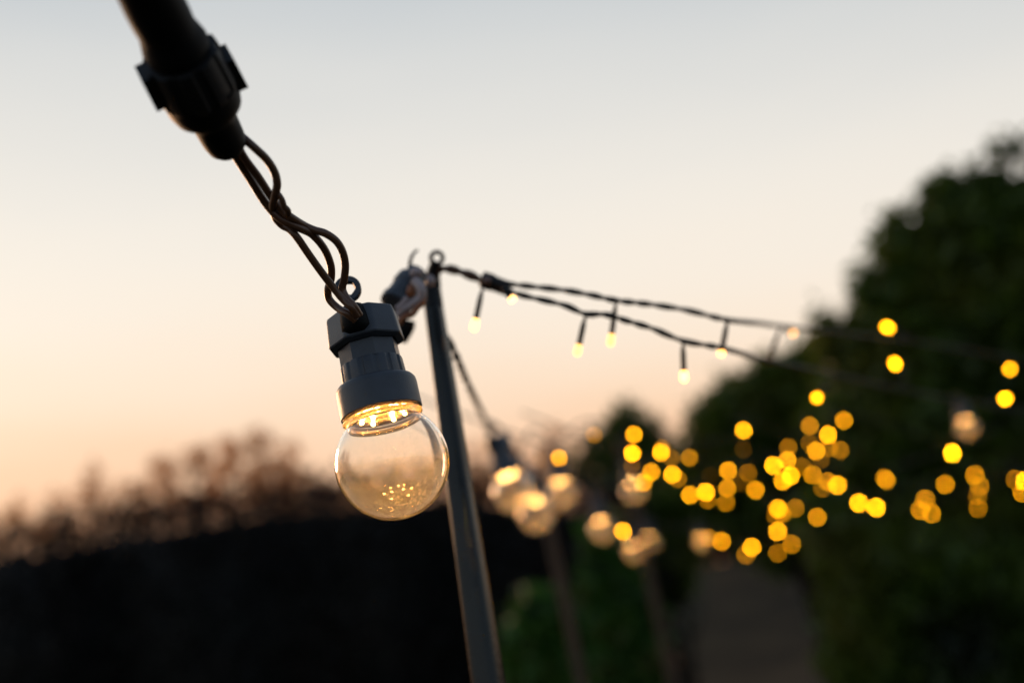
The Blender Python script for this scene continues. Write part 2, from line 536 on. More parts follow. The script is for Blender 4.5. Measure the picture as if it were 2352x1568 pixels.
# tall green trees on the right of the path
tree('evergreen_tree', 'tree', 'tallest dark evergreen tree filling the right edge of the picture',
     [(2200, 540, 120), (2300, 590, 150), (2430, 580, 190), (2130, 660, 120), (2270, 760, 210), (2060, 560, 45), (2060, 760, 110), (1990, 850, 100), (1930, 790, 55),
      (2150, 950, 220), (2400, 850, 260), (1980, 1000, 130), (2400, 1150, 300), (2120, 1180, 200), (2250, 1000, 200), (2290, 460, 60), (2352, 455, 55), (2470, 480, 90), (2160, 450, 40), (2305, 345, 14), (2298, 375, 16), (2340, 340, 22), (2195, 400, 12), (2190, 425, 16), (2240, 400, 18), (2060, 500, 20), (1995, 620, 16), (1985, 670, 22), (1900, 735, 22)],
     5.0, 52000, .045, M_GREEN, 'evergreen trees right of the path', 3, .8, .11)
tree('evergreen_tree', 'tree', 'rounded evergreen tree left of the tallest one, its green top just under the cables',
     [(1705, 945, 82), (1660, 1000, 85), (1790, 900, 85), (1880, 850, 70), (1830, 1000, 140), (1720, 1100, 130), (1620, 1080, 70), (1900, 1100, 160), (1800, 1200, 110)],
     7.0, 30000, .05, M_GREEN, 'evergreen trees right of the path', 5, .9, .09)
tree('evergreen_tree', 'tree', 'small pointed green tree far off behind the festoon bulbs',
     [(1440, 960, 40), (1425, 1000, 60), (1480, 1010, 60), (1400, 1040, 60), (1500, 1060, 70), (1380, 1030, 40), (1540, 1090, 70), (1450, 1100, 90), (1340, 1080, 45)],
     11.0, 3600, .06, M_GREEN, 'evergreen trees right of the path', 6, .9, .07, shell=.1)
# shrubs low beside the path
tree('green_shrub', 'shrub', 'brightest green of the low shrubs, at the foot of the blurred second pole',
     [(1250, 1420, 60), (1220, 1480, 55), (1290, 1480, 60), (1270, 1540, 80), (1200, 1540, 40)], 4.0, 7000, .03, M_BRIGHTLEAF, None, 11, .8, .02, part='foliage', stem='stem', limbs=5)
tree('green_shrub', 'shrub', 'dark green shrub between the second and third poles on the left edge of the path',
     [(1400, 1340, 70), (1430, 1440, 90), (1450, 1520, 75), (1370, 1500, 80), (1390, 1240, 50)], 5.5, 9000, .035, M_BRIGHTLEAF, None, 12, .8, .02, part='foliage', stem='stem', limbs=5)
tree('green_shrub', 'shrub', 'olive shrub right of the third pole where the far end of the path begins',
     [(1540, 1250, 70), (1540, 1330, 50), (1520, 1180, 60), (1600, 1190, 45)], 9.0, 7000, .05, M_GREEN, None, 13, .8, .03, part='foliage', stem='stem', limbs=5)
tree('green_shrub', 'shrub', 'broad dark green shrub along the right edge of the path in the bottom right corner',
     [(1960, 1280, 90), (1990, 1400, 100), (2010, 1520, 110), (2130, 1350, 140), (2150, 1500, 160), (2300, 1400, 160), (2330, 1550, 190), (1900, 1200, 70)],
     4.6, 26000, .04, M_GREEN, None, 14, .8, .03, part='foliage', stem='stem', limbs=7)

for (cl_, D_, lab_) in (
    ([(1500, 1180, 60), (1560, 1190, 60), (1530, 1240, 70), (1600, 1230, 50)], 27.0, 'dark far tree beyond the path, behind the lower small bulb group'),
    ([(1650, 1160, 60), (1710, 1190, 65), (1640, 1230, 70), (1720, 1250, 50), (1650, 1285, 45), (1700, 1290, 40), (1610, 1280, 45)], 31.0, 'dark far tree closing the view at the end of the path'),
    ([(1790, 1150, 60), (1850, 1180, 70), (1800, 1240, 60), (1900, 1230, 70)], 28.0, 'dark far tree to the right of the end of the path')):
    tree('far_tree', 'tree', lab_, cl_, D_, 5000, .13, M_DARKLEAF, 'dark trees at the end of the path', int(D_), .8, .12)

# long dark hedge on the left and behind the poles
def hedge():
    prof = [(-330, 1295), (-150, 1268), (0, 1244), (100, 1228), (200, 1210), (300, 1190), (400, 1174), (520, 1154), (650, 1138), (760, 1130), (860, 1122), (950, 1110), (1050, 1100), (1150, 1120), (1260, 1130), (1340, 1140), (1400, 1160)]
    root = empty('hedge', loc=(at(600, 1500, 9).x, at(600, 1500, 9).y, 0))
    rl = root.location.copy()
    cl = []
    core = []
    for i, (x, y) in enumerate(prof):
        top = at(x, y - 26, 9 + .25 * math.sin(i * 1.7))
        d = Vector((top.x, top.y, 0))
        h = top.z
        core.append((top, h))
        nz = 7
        for k in range(nz):
            z = h - .22 - (h - .25) * k / (nz - 1)
            for dy in (-.25, .35):
                cl.append((Vector((top.x, top.y + dy, z)) - rl, (.5, .4, .32), 1))
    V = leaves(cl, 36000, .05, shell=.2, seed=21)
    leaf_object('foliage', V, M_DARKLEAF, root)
    # solid dark core added to stop light showing through the hedge
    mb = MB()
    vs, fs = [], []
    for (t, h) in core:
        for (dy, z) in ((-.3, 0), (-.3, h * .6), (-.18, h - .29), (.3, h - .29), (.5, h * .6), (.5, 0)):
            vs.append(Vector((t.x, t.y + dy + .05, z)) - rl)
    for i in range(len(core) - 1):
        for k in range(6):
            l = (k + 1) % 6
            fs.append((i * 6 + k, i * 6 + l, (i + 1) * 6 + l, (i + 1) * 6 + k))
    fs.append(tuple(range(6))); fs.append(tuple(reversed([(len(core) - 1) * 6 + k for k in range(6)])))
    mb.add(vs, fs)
    mb.build('dark_core', M_DARKLEAF, root)
    tag(root, 'long near-black hedge filling the lower left of the picture', 'hedge')
hedge()

# airy trees with dry leaves against the afterglow
def airy(x, ytop, ybase, wpx, D, n, seed, label):
    rr = random.Random(seed)
    cl = []
    for k in range(44):
        t = rr.random() ** .6
        y = ytop + (ybase - ytop) * t
        w = wpx * (.25 + 1.0 * t)
        cl.append((x + rr.uniform(-1, 1) * w, y, wpx * rr.uniform(.07, .34), rr.uniform(-.6, .6)))
    return tree('airy_tree', 'tree', label, cl, D, n, .040, M_DRY_BACKLIT, 'airy trees behind the dark hedge', seed, 1, .022, shell=0, limbs=30, limb_r=.34)
AIRY = [
    (40, 1180, 1300, 60, 11.0, 500, 'low airy tree at the left edge of the picture behind the hedge'),
    (125, 1150, 1285, 60, 11.6, 600, 'low sparse tree second from the left edge behind the hedge'),
    (215, 1085, 1260, 48, 12.0, 620, 'slender lone airy tree standing up out of the left end of the tree line'),
    (300, 1120, 1245, 55, 11.4, 700, 'low bushy tree between the lone slender tree and the taller trees'),
    (375, 1062, 1235, 55, 12.2, 900, 'airy tree of middle height left of the highest part of the tree line'),
    (455, 1035, 1225, 60, 11.5, 1300, 'tall airy tree on the left shoulder of the highest part of the tree line'),
    (535, 1015, 1220, 58, 12.4, 1400, 'airy tree in the middle of the highest part of the tree line'),
    (600, 998, 1215, 55, 11.7, 1500, 'highest airy tree of the tree line left of the large bulb'),
    (665, 1040, 1215, 48, 12.2, 1300, 'tall airy tree at the right end of the highest part of the tree line'),
    (725, 1110, 1210, 48, 11.5, 800, 'low airy tree where the tree line drops towards the large bulb'),
    (790, 1145, 1205, 45, 11.9, 600, 'lowest airy tree just left of the large bulb'),
    (1090, 1035, 1180, 45, 11.5, 700, 'sparse tree just right of the nearest pole'),
    (1175, 1020, 1180, 50, 12.0, 700, 'sparse tree behind the socket of the second bulb'),
    (1265, 1010, 1180, 55, 11.6, 800, 'sparse tree behind the third and fourth bulbs'),
    (1345, 1000, 1180, 55, 12.3, 800, 'sparse tree left of the small pointed green tree'),
]
for i, a in enumerate(AIRY):
    airy(a[0], a[1] - 24, a[2] - 40, a[3], a[4], int(a[5] * .68), 40 + i, a[6])

# rough grass along the path edges and under the shrubs
gvs = []
r = np.random.default_rng(5)
pts = []
while len(pts) < 9000:
    y = r.uniform(2, 24); x = r.uniform(-3, 8)
    xl = ext(pl[0], pl[2], y); xr = ext(pr[0], pr[2], y)
    if y < 3 or not (xl - .05 < x < xr + .05):
        pts.append((x, y, gz(x, y)))
pts = np.array(pts)
n = len(pts)
ang = r.uniform(0, math.pi, n); hh = r.uniform(.05, .16, n)
V = np.empty((n, 4, 3))
dx = np.stack([np.cos(ang), np.sin(ang), np.zeros(n)], 1) * .012
lean = np.stack([r.normal(0, .03, n), r.normal(0, .03, n), hh], 1)
V[:, 0] = pts - dx; V[:, 1] = pts + dx; V[:, 2] = pts + lean + dx * .2; V[:, 3] = pts + lean - dx * .2
g = leaf_object('rough_grass', V, M_GRASS)
tag(g, 'dark rough grass growing beside the gravel path', 'grass', kind='stuff')

# ------------------------------------------------------------------ poles
def pole(label, a, b, ra, rb, mat=None):
    """steel stake through the seen points a (top) and b, going on down into the ground"""
    d = (b - a).normalized()
    k = (a.z - gz(a.x, a.y)) / -d.z
    foot = a + d * k
    foot.z = gz(foot.x, foot.y) - .05
    rf = ra + (rb - ra) * (foot - a).length / (b - a).length
    rf = min(rf, rb * 1.25)
    root = empty('light_pole', loc=foot)
    mb = MB()
    L = (foot - a).length; Lb = (b - a).length
    pts, rs = [], []
    for i in range(25):
        t = L * i / 24
        pts.append(a + (foot - a).normalized() * t - foot)
        rs.append(ra + (rb - ra) * t / Lb if t < Lb else rb)
    # rounded square steel section, turned a little
    up = None; n = 32; vs = []; fs = []
    t_ = (foot - a).normalized()
    sx = (CAM3 @ Vector((1, 0, 0))); sx = (sx - t_ * sx.dot(t_)).normalized(); sy = t_.cross(sx)
    for p, r_ in zip(pts, rs):
        for k in range(n):
            th = 2 * math.pi * k / n
            q = abs(math.cos(th)) ** 4 + abs(math.sin(th)) ** 4
            rr_ = r_ * .94 / q ** .25
            w_ = th + math.radians(24)
            vs.append(p + (sx * math.cos(w_) + sy * math.sin(w_)) * rr_)
    for i in range(len(pts) - 1):
        for k in range(n):
            l = (k + 1) % n
            fs.append((i * n + k, i * n + l, (i + 1) * n + l, (i + 1) * n + k))
    mb.add(vs, fs)
    mb.build('shaft', mat or M_POLE, root, auto=50)
    mb = MB()
    up = -(foot - a).normalized()
    mb.tube([a - foot - up * .012, a - foot + up * .002, a - foot + up * .004], [ra * 1.12, ra * 1.12, ra * .7], 20)
    mb.build('end_cap', M_BLACK, root, auto=40)
    tag(root, label, 'pole', 'poles carrying the lights')
    return root
P1A, P1B = at(990, 662, .55), at(1122, 1568, .475)
pole('nearest dark steel pole, right behind the large bulb', P1A, P1B, .0048, .0077)
pole('second pole, blurred, going down below the cluster of three bulbs', at(1238, 1100, 1.75), at(1337, 1568, 1.62), .0085, .0085, M_STAKE)
pole('third and farthest pole, blurred, left of the path', at(1425, 1010, 2.7), at(1545, 1568, 2.5), .0115, .0115, M_STAKE)

# ------------------------------------------------------------------ festoon lamps (units: metres; z=0 at globe bottom)
mm = .001
def build_festoon(root):
    Z0 = 22.5
    def z(v): return (v + Z0) * mm
    # globe: closed shell outer + inner
    R, T = 22.5, .9
    out, inn = [], []
    neck_r = 14.6
    a0 = math.asin(neck_r / R)
    N = 40
    for i in range(N + 1):
        a = math.pi - (math.pi - a0) * i / N
        out.append((max(R * math.sin(a), 1e-4) * mm, z(R * math.cos(a))))
    Ri = R - T; a1 = math.asin((neck_r - T) / Ri)
    for i in range(N + 1):
        a = math.pi - (math.pi - a1) * i / N
        inn.append((max(Ri * math.sin(a), 1e-4) * mm, z(Ri * math.cos(a))))
    mb = MB()
    mb.lathe(out + list(reversed(inn)), 72)
    # remove end caps on the pole rings
    mb.f = [f for f in mb.f if len(f) == 4]
    # join top rims
    gl = mb.build('globe', M_CLEAR, root)
    gl.data.materials.append(M_GLASS)      # dust and its painted glow sit on the inner face
    n_out = (len(out) - 1) * 72
    for i, p in enumerate(gl.data.polygons):
        p.material_index = 0 if i < n_out else 1
    # neck: ribbed clear ring between globe and collar
    prof = [(14.7, 16.9), (14.6, 17.4), (15.8, 17.9), (16.15, 18.5), (15.9, 19.0), (15.2, 19.25), (15.9, 19.6), (16.0, 20.2), (15.4, 20.6), (15.4, 24),
            (13.9, 24), (13.9, 20.6), (14.3, 20.0), (13.9, 19.4), (14.2, 18.6), (13.8, 17.9), (13.9, 16.9)]
    mb = MB(); mb.lathe([(a * mm, z(b)) for a, b in prof], 72, closed=True)
    mb.build('neck', M_NECK, root)
    # collar
    prof = [(15.6, 24), (15.6, 20.5), (16.1, 20.3), (16.45, 20.5), (16.45, 30.6), (16.2, 32.2), (15.4, 33.3), (14.3, 33.7), (12.0, 33.75), (12.0, 31.5)]
    mb = MB(); mb.lathe([(a * mm, z(b)) for a, b in prof], 72)
    mb.f = [f for f in mb.f if len(f) == 4]
    mb.build('collar', M_SOCKET, root, auto=50)
    # fluted ring
    def flute(a, zz):
        k = (a * 14 / (2 * math.pi)) % 1
        return 1.0 if k < .62 else (.955 if .70 < k < .93 else .978)
    mb = MB(); mb.lathe([(13.0 * mm, z(33.5)), (12.95 * mm, z(37)), (12.75 * mm, z(41.4)), (12.5 * mm, z(41.9)), (11.5 * mm, z(41.95)), (11.5 * mm, z(38))], 14 * 12, rfun=flute)
    mb.build('fluted_ring', M_SOCKET, root, auto=35)
    # faceted barrel
    mb = MB(); mb.lathe([(12.5 * mm, z(41.7)), (12.3 * mm, z(50.2))], 8, ph=math.radians(-90 + 12))
    mb.build('barrel', M_SOCKET, root, smooth=False)
    # octagonal cap with bevelled edges: lathe of a rounded octagon
    def octa(a, zz):
        k = ((a - math.radians(-90 + 15)) / (math.pi / 4)) % 1 - .5
        v = math.cos(math.pi / 8) / math.cos(k * math.pi / 4)
        return min(v, .985)
    prof = [(12.2, 50.0), (13.2, 49.2), (15.7, 50.2), (16.0, 50.8), (15.0, 61.9), (14.6, 62.9), (13.7, 63.4), (0.01, 63.5)]
    mb = MB(); mb.lathe([(a * mm, z(b)) for a, b in prof], 8 * 16, rfun=octa)
    cap = mb.build('socket_cap', M_SOCKET, root, auto=22)
    # wire entry boot on the front of the cap
    mb = MB()
    M = Matrix.Translation((-2.6 * mm, -12.0 * mm, z(51.0))) @ Matrix.Rotation(math.radians(-8), 4, 'X')
    mb.lathe([(4.0 * mm, 0), (6.2 * mm, 2 * mm), (6.1 * mm, 7 * mm), (5.6 * mm, 10.6 * mm), (4.5 * mm, 12.4 * mm), (2.4 * mm, 13.6 * mm), (.01 * mm, 13.9 * mm)], 32, M)
    mb.build('wire_boot', M_RUBBER, cap, auto=60)
    # hanging eyelet
    ex, ez = -3.2 * mm, z(76.0)
    mb = MB()
    n = 48
    ro, rh = 5.6 * mm, 3.5 * mm
    vs, fs = [], []
    ring = []
    for yy, bo, bh in ((-1.9, .35, .0), (-1.5, 0, 0), (1.5, 0, 0), (1.9, .35, 0)):
        for k in range(n):
            a = 2 * math.pi * k / n
            vs.append((ex + (ro - bo * mm) * math.cos(a), yy * mm, ez + (ro - bo * mm) * math.sin(a)))
        for k in range(n):
            a = 2 * math.pi * k / n
            kk = ((a + .2) / (math.pi / 3)) % 1 - .5
            rr = rh * math.cos(math.pi / 6) / math.cos(kk * math.pi / 3)
            vs.append((ex + rr * math.cos(a), yy * mm, ez + rr * math.sin(a)))
    for L in range(3):
        for k in range(n):
            l = (k + 1) % n
            fs.append((L * 2 * n + k, L * 2 * n + l, (L + 1) * 2 * n + l, (L + 1) * 2 * n + k))
            fs.append((L * 2 * n + n + l, L * 2 * n + n + k, (L + 1) * 2 * n + n + k, (L + 1) * 2 * n + n + l))
    for k in range(n):
        l = (k + 1) % n
        fs.append((k, k + n, l + n, l))
        o6 = 6 * n
        fs.append((o6 + l, o6 + l + n, o6 + k + n, o6 + k))
    mb.add(vs, fs)
    st = [(-2.1, -1.5), (2.1, -1.5), (2.1, 1.5), (-2.1, 1.5)]
    vs = [(ex + a * mm, b * mm, z(62.6)) for a, b in st] + [(ex + a * mm * .85, b * mm, ez - 4.6 * mm) for a, b in st]
    mb.add(vs, [(0, 3, 2, 1), (4, 5, 6, 7), (0, 1, 5, 4), (1, 2, 6, 5), (2, 3, 7, 6), (3, 0, 4, 7)])
    mb.lathe([(3.4 * mm, 0), (3.4 * mm, 1.0 * mm), (3.0 * mm, 1.5 * mm), (.01, 1.6 * mm)][:3] + [(.01 * mm, 1.55 * mm)], 24, Matrix.Translation((ex, 0, z(63.2))))
    mb.build('eyelet', M_SOCKET, cap, auto=35)
    # led board with small leds
    mb = MB(); mb.lathe([(13.6 * mm, z(20.1)), (13.6 * mm, z(20.9)), (13.2 * mm, z(23.4))], 48)
    bd = mb.build('led_board', M_BOARD, root)
    led_pos = [(9.4, 14), (9.0, 62), (9.4, 118), (9.2, 163), (9.3, 232), (9.1, 262), (9.2, 310), (4.2, 350), (4.0, 200)]
    lm = MB(); lm.ball(Vector((0, 0, 0)), .85 * mm, 12, (1, 1, .8))
    proto = lm.build('led', M_LED, bd)
    for i, (rr, a) in enumerate(led_pos):
        o = proto if i == 0 else proto.copy()
        if i:
            COL.objects.link(o); o.parent = bd
        a = math.radians(a)
        o.location = (rr * mm * math.cos(a), rr * mm * math.sin(a), z(19.4))
        o['glow'] = LED_GLOW
    return root
LED_GLOW = 460.0

def orient(origin, zax, front):
    zax = zax.normalized()
    y = -(front - zax * front.dot(zax)).normalized()   # local -Y faces 'front'
    x = y.cross(zax)
    M = Matrix((x, y, zax)).transposed().to_4x4()
    return Matrix.Translation(origin) @ M

# the large bulb
tau, phi = math.radians(18.0), math.radians(14.6)
axis = CAM3 @ Vector((-math.sin(phi) * math.cos(tau), math.cos(phi) * math.cos(tau), -math.sin(tau)))
gc = at(901, 1062, .392)
HM = orient(gc - axis * .0225, axis, CM.translation - gc)
hero = empty('festoon_bulb', M=HM)
bpy.context.view_layer.update()
build_festoon(hero)
tag(hero, 'large clear round festoon bulb in sharp focus, hanging from its dark grey socket', 'light bulb', 'clear festoon bulbs')

def copy_tree(o, parent=None):
    c = o.copy(); COL.objects.link(c)
    if parent is not None:
        c.parent = parent
        c.matrix_parent_inverse = o.matrix_parent_inverse.copy()
    for ch in list(o.children):
        if ch.name in SNAP: copy_tree(ch, c)
    return c
SNAP = {o.name for o in bpy.data.objects}
UP = Vector((0, 0, 1))
FEST = [  # photo x, y of the globe, depth, tilt, glow, label
    (1180, 1130, 1.08, (-.16, .0), 1.0, 'largest of the blurred clear bulbs, just right of the nearest pole'),
    (1231, 1184, 1.30, (-.05, .1), .8, 'blurred clear bulb hanging lowest in the group of three right of the nearest pole'),
    (1291, 1134, 1.60, (.0, .0), 1.0, 'blurred clear bulb on the right of the group of three beside the nearest pole'),
    (1385, 1218, 1.95, (-.08, .0), .9, 'blurred clear bulb at the top left of the lower small bulb group'),
    (1455, 1128, 2.15, (.05, .0), 1.5, 'pale blurred clear bulb above the lower small bulb group, over the third pole'),
    (1455, 1268, 2.6, (.0, .0), 1.0, 'lowest of the blurred clear bulbs, level with the far end of the path'),
    (1494, 1246, 3.0, (.0, .0), .8, 'small blurred clear bulb just right of the third pole'),
    (1612, 1246, 3.6, (.0, .0), 1.4, 'small pale blurred bulb over the left edge of the far path'),
    (2221, 984, 2.4, (.0, .0), 1.4, 'pale blurred bulb alone high on the right among yellow fairy lights'),
]
fest_tops = []
for (x, y, D, tilt, gl, lab) in FEST:
    c = at(x, y, D)
    ax = (UP + Vector((tilt[0], tilt[1], 0))).normalized()
    ob = copy_tree(hero)
    fr = CM.translation - c
    ob.matrix_world = orient(c - ax * .0225, ax, Quaternion((0, 0, 1), random.uniform(-1, 1)) @ fr)
    tag(ob, lab, 'light bulb', 'clear festoon bulbs')
    for bd in ob.children:
        for l in bd.children:
            if 'glow' in l: l['glow'] = LED_GLOW * 1.1 * gl
    fest_tops.append((ob.matrix_world @ Vector((-.0026, -.010, .0225 + .063)), ax))

# ------------------------------------------------------------------ foreground cable with its connector
def z2(x, y, dz=0.0):
    D = .352 + (.395 - .352) * min(1, max(0, (y - 100) / 1500)) + dz * mm
    return at(509.6 + x * .25, 313.6 + y * .25, D)
fc = empty('festoon_cable', loc=z2(600, 760))
def rel(o, pts): return [p - o.location for p in pts]
STR = [
    [(60, 60, 1), (130, 190, 1), (265, 400, 1), (400, 612, 1), (510, 735, -1.5), (620, 800, -2.6), (730, 850, -1), (835, 905, 1), (940, 1030, 2), (1000, 1180, 2), (1003, 1310, 2), (975, 1400, 1), (985, 1490, 0), (1060, 1570, -3), (1150, 1625, -7), (1235, 1690, -6)],
    [(130, 60, 0), (215, 210, 0), (330, 365, 0), (430, 520, 0), (500, 620, 0), (565, 690, -1), (640, 745, -2), (760, 820, 1.5), (850, 860, 1), (950, 890, 0), (1050, 960, 0), (1110, 1060, 0), (1134, 1180, 0), (1125, 1300, -1), (1108, 1400, -2), (1150, 1490, -5), (1215, 1560, -8), (1265, 1640, -6)],
    [(180, 0, -1), (290, 95, -1), (410, 210, -1), (485, 330, -1), (508, 440, -2.4), (488, 540, -2.6), (468, 640, -1), (490, 740, 2), (555, 815, 2), (620, 850, .5), (690, 925, -2), (790, 1070, -2.5), (900, 1225, -3), (1010, 1370, -3.5), (1110, 1490, -6), (1190, 1570, -9), (1245, 1650, -7)],
]
for s in STR:
    mb = MB()
    mb.tube(spline(rel(fc, [z2(*p) for p in s]), 10), 1.5 * mm, 16)
    mb.build('wire', M_WIRE, fc)
# small cross wrap where the wires twist
mb = MB()
mb.tube(spline(rel(fc, [z2(455, 560, 2), (z2(500, 520, -2)), z2(548, 575, -3.5), z2(572, 640, -4), z2(610, 690, -3.5), z2(585, 760, 1)]), 8), 1.15 * mm, 12)
mb.build('wire_wrap', M_WIRE, fc)

# connector: tail at the bottom, two locking wings, body running up out of the picture
tail, topp = at(529, 349, .350), at(331, -33, .292)
ax = (topp - tail).normalized(); Lc = (topp - tail).length; ks = Lc / 1431.0
def rw(r, t):   # zoomed silhouette radius to metres
    D = .350 - .058 * t / 1431
    return r * .3 / FPX * D * .985
CMx = orient(tail, ax, CM.translation - tail)
body = [(1, -6), (60, 0), (115, 22), (150, 65), (166, 130), (172, 220), (176, 300), (190, 350), (225, 385), (270, 430), (292, 500), (297, 590)]
con = empty('connector', M=fc.matrix_world)
con.parent = fc
con.matrix_parent_inverse = Matrix.Identity(4)
con.matrix_basis = Matrix.Identity(4)
bpy.data.objects.remove(con)
TL = Matrix.Translation(-Vector(fc.location)) @ CMx
mb = MB(); mb.lathe([(rw(r_, t_), t_ * ks) for r_, t_ in body], 40, TL)
plug = mb.build('connector_plug', M_RUBBER, fc, auto=60)
def ribs(a, zz):
    k = (a * 10 / (2 * math.pi)) % 1
    return 1.0 if k < .5 else .93
mb = MB(); mb.lathe([(rw(297, 580), 580 * ks), (rw(304, 600), 600 * ks), (rw(308, 640), 640 * ks), (rw(306, 860), 860 * ks), (rw(300, 900), 900 * ks), (rw(235, 905), 905 * ks)], 120, TL @ Matrix.Rotation(0, 4, 'X'), rfun=ribs)
for sgn in (1, -1):   # the two lugs, set a little askew on the ring
    t0, t1 = (520, 770) if sgn > 0 else (640, 890)
    vs = []
    for t_, r0, r1 in ((t0, 250, 352), (t1, 250, 352)):
        for rr in (r0, r1):
            for yy in (-110, 110):
                vs.append(TL @ Vector((sgn * rw(rr, t_), rw(yy, t_), t_ * ks)))
    mb.add(vs, [(0, 1, 3, 2), (4, 6, 7, 5), (0, 4, 5, 1), (2, 3, 7, 6), (0, 2, 6, 4), (1, 5, 7, 3)])
nut = mb.build('locking_nut', M_BLACK, fc, auto=40)
up_body = [(235, 890), (250, 920), (262, 980), (245, 1040), (228, 1100), (236, 1180), (238, 1300), (232, 1420), (225, 1600), (190, 1900), (150, 2100), (110, 2150)]
mb = MB(); mb.lathe([(rw(r_, t_), t_ * ks) for r_, t_ in up_body], 40, TL)
mb.build('connector_socket', M_RUBBER, fc, auto=60)
e0 = TL @ Vector((0, 0, 2140 * ks))
dirl = (TL.to_3x3() @ Vector((0, 0, 1)))
for k in range(3):
    a = k * 2.1
    o_ = TL.to_3x3() @ Vector((math.cos(a) * .0022, math.sin(a) * .0022, 0))
    mb = MB(); mb.tube(spline([e0 - dirl * .004 + o_, e0 + dirl * .03 + o_ * 1.6, e0 + dirl * .09 - o_, e0 + dirl * .2 + o_ + Vector((-.02, .02, .01)), e0 + dirl * .38 + Vector((-.08, .06, .0))], 8), 1.28 * mm, 12)
    mb.build('wire', M_WIRE, fc)
tag(fc, 'dark festoon cable of three twisted wires with a black plug connector at the top left', 'cable')

# ------------------------------------------------------------------ festoon cable running on from the pole through the blurred bulbs
def cable_thing(name, pts, r, off, pitch, label, cat='cable', mat=M_CABLE, group=None):
    loc = Vector(pts[0])
    mb = twisted([p - loc for p in spline(pts, 14)], r, off, pitch)
    o = mb.build(name, mat)
    o.location = loc
    tag(o, label, cat, group)
    return o
ft = [p for p, a in fest_tops]
cable_thing('festoon_cable', [at(985, 690, .56), at(1022, 768, .555), at(1045, 812, .57), at(1068, 868, .61), at(1095, 925, .72), ft[0] + Vector((0, 0, .012)), ft[0]],
            1.25 * mm, 1.2 * mm, .03, 'brown cable dropping from the nearest pole to the second bulb', group='festoon cables')
def link(i, j, sag, lab):
    a, b = ft[i], ft[j]
    m = (a + b) / 2 - Vector((0, 0, sag))
    cable_thing('festoon_cable', [a, a + Vector((0, 0, .02)) + (b - a) * .05, m, b + Vector((0, 0, .02)) - (b - a) * .05, b], 1.25 * mm, 1.2 * mm, .03, lab, group='festoon cables')
link(0, 1, -.03, 'blurred cable joining the second bulb to the lowest bulb of the group of three')
link(1, 2, -.05, 'blurred cable above the two right bulbs of the group of three')
link(2, 4, -.03, 'blurred cable from the group of three bulbs to the pale bulb over the third pole')
link(4, 3, .0, 'blurred cable from the pale bulb over the third pole down to the small bulbs')
link(3, 5, .02, 'blurred cable inside the lower small bulb group, left of the third pole')
link(5, 6, .0, 'blurred short cable right of the lowest festoon bulb')
link(6, 7, .03, 'blurred cable from the third pole to the pale bulb over the far path')

# ------------------------------------------------------------------ fittings at the top of the nearest pole
def p5(x, y, D=.60): return at(862.4 + x * .15, 548.8 + y * .15, D - .05)   # detail view of the pole head
hb = empty('pole_head_fitting', loc=p5(900, 600))
# black eyelet bracket
mb = MB()
c = p5(940, 290, .592)
ringpts = []
X, Y = CAM3 @ Vector((1, 0, 0)), CAM3 @ Vector((0, 1, 0))
for k in range(33):
    a = 2 * math.pi * k / 32
    ringpts.append(c + (X * math.cos(a) + Y * math.sin(a)) * .0032 - hb.location)
mb.tube(ringpts, .00125, 12, cap=False)
mb.tube([p5(905, 360, .594) - hb.location, p5(890, 480, .597) - hb.location, p5(870, 640, .60) - hb.location, p5(900, 760, .60) - hb.location], [.0024, .0036, .0046, .0040], 16)
mb.build('eyelet_bracket', M_BLACK, hb, auto=50)
# blue grey upturned socket leaning left
mb = MB()
a_, b_ = p5(640, 520, .575), p5(300, 1010, .560)
axx = (b_ - a_).normalized()
TM = Matrix.Translation(-Vector(hb.location)) @ orient(a_, axx, CM.translation - a_)
LL = (b_ - a_).length
mb.lathe([(.0035, -.001), (.0058, 0), (.0062, .004), (.0082, .006), (.0086, LL * .45), (.0078, LL * .5), (.0078, LL * .8), (.0088, LL * .85), (.0085, LL), (.006, LL * 1.03)], 14, TM)
mb.build('socket', M_SOCKET, hb, smooth=False)
mb = MB()
a_, b_ = p5(500, 1190, .572), p5(440, 1560, .566)
mb.tube([p5(470, 1230, .59) - hb.location, p5(450, 1330, .59) - hb.location, p5(420, 1450, .59) - hb.location, p5(390, 1580, .59) - hb.location], [.0050, .0056, .0046, .003], 18)
mb.build('end_plug', M_BLACK, hb, auto=50)
# cable tie tail
mb = MB()
mb.tube(spline([p5(560, 520, .58) - hb.location, p5(530, 420, .58) - hb.location, p5(540, 310, .582) - hb.location, p5(590, 215, .585) - hb.location, p5(640, 175, .588) - hb.location], 6), [.0012] * 9 + [.0010] * 8 + [.0008] * 8, 8)
mb.build('cable_tie', M_BLACK, hb)
# pale tape and orange cable wound round the socket
mb = MB()
mb.tube(spline([p5(600, 640, .556) - hb.location, p5(700, 760, .552) - hb.location, p5(690, 900, .552) - hb.location, p5(560, 1010, .552) - hb.location, p5(440, 1080, .552) - hb.location, p5(340, 1180, .553) - hb.location], 10), .0024, 12)
mb.ball(p5(620, 520, .56) - hb.location, .0034, 14, (1, 1, .8))
mb.ball(p5(840, 640, .585) - hb.location, .0026, 14, (1, 1, 1.3))
mb.tube(spline([p5(500, 900, .552) - hb.location, p5(420, 1000, .552) - hb.location, p5(330, 1080, .552) - hb.location], 6), .0018, 10)
mb.build('tape', M_TAPE, hb)
mb = MB()
mb.tube(spline([p5(740, 860, .553) - hb.location, p5(720, 980, .551) - hb.location, p5(640, 1060, .55) - hb.location, p5(560, 1160, .55) - hb.location, p5(440, 1200, .55) - hb.location, p5(370, 1300, .551) - hb.location], 10), .0014, 10)
mb.ball(p5(540, 790, .556) - hb.location, .0022, 14, (1, 1, 1.7), M=Matrix.Rotation(.35, 4, 'Y'))
mb.build('orange_cable', M_COPPER, hb)
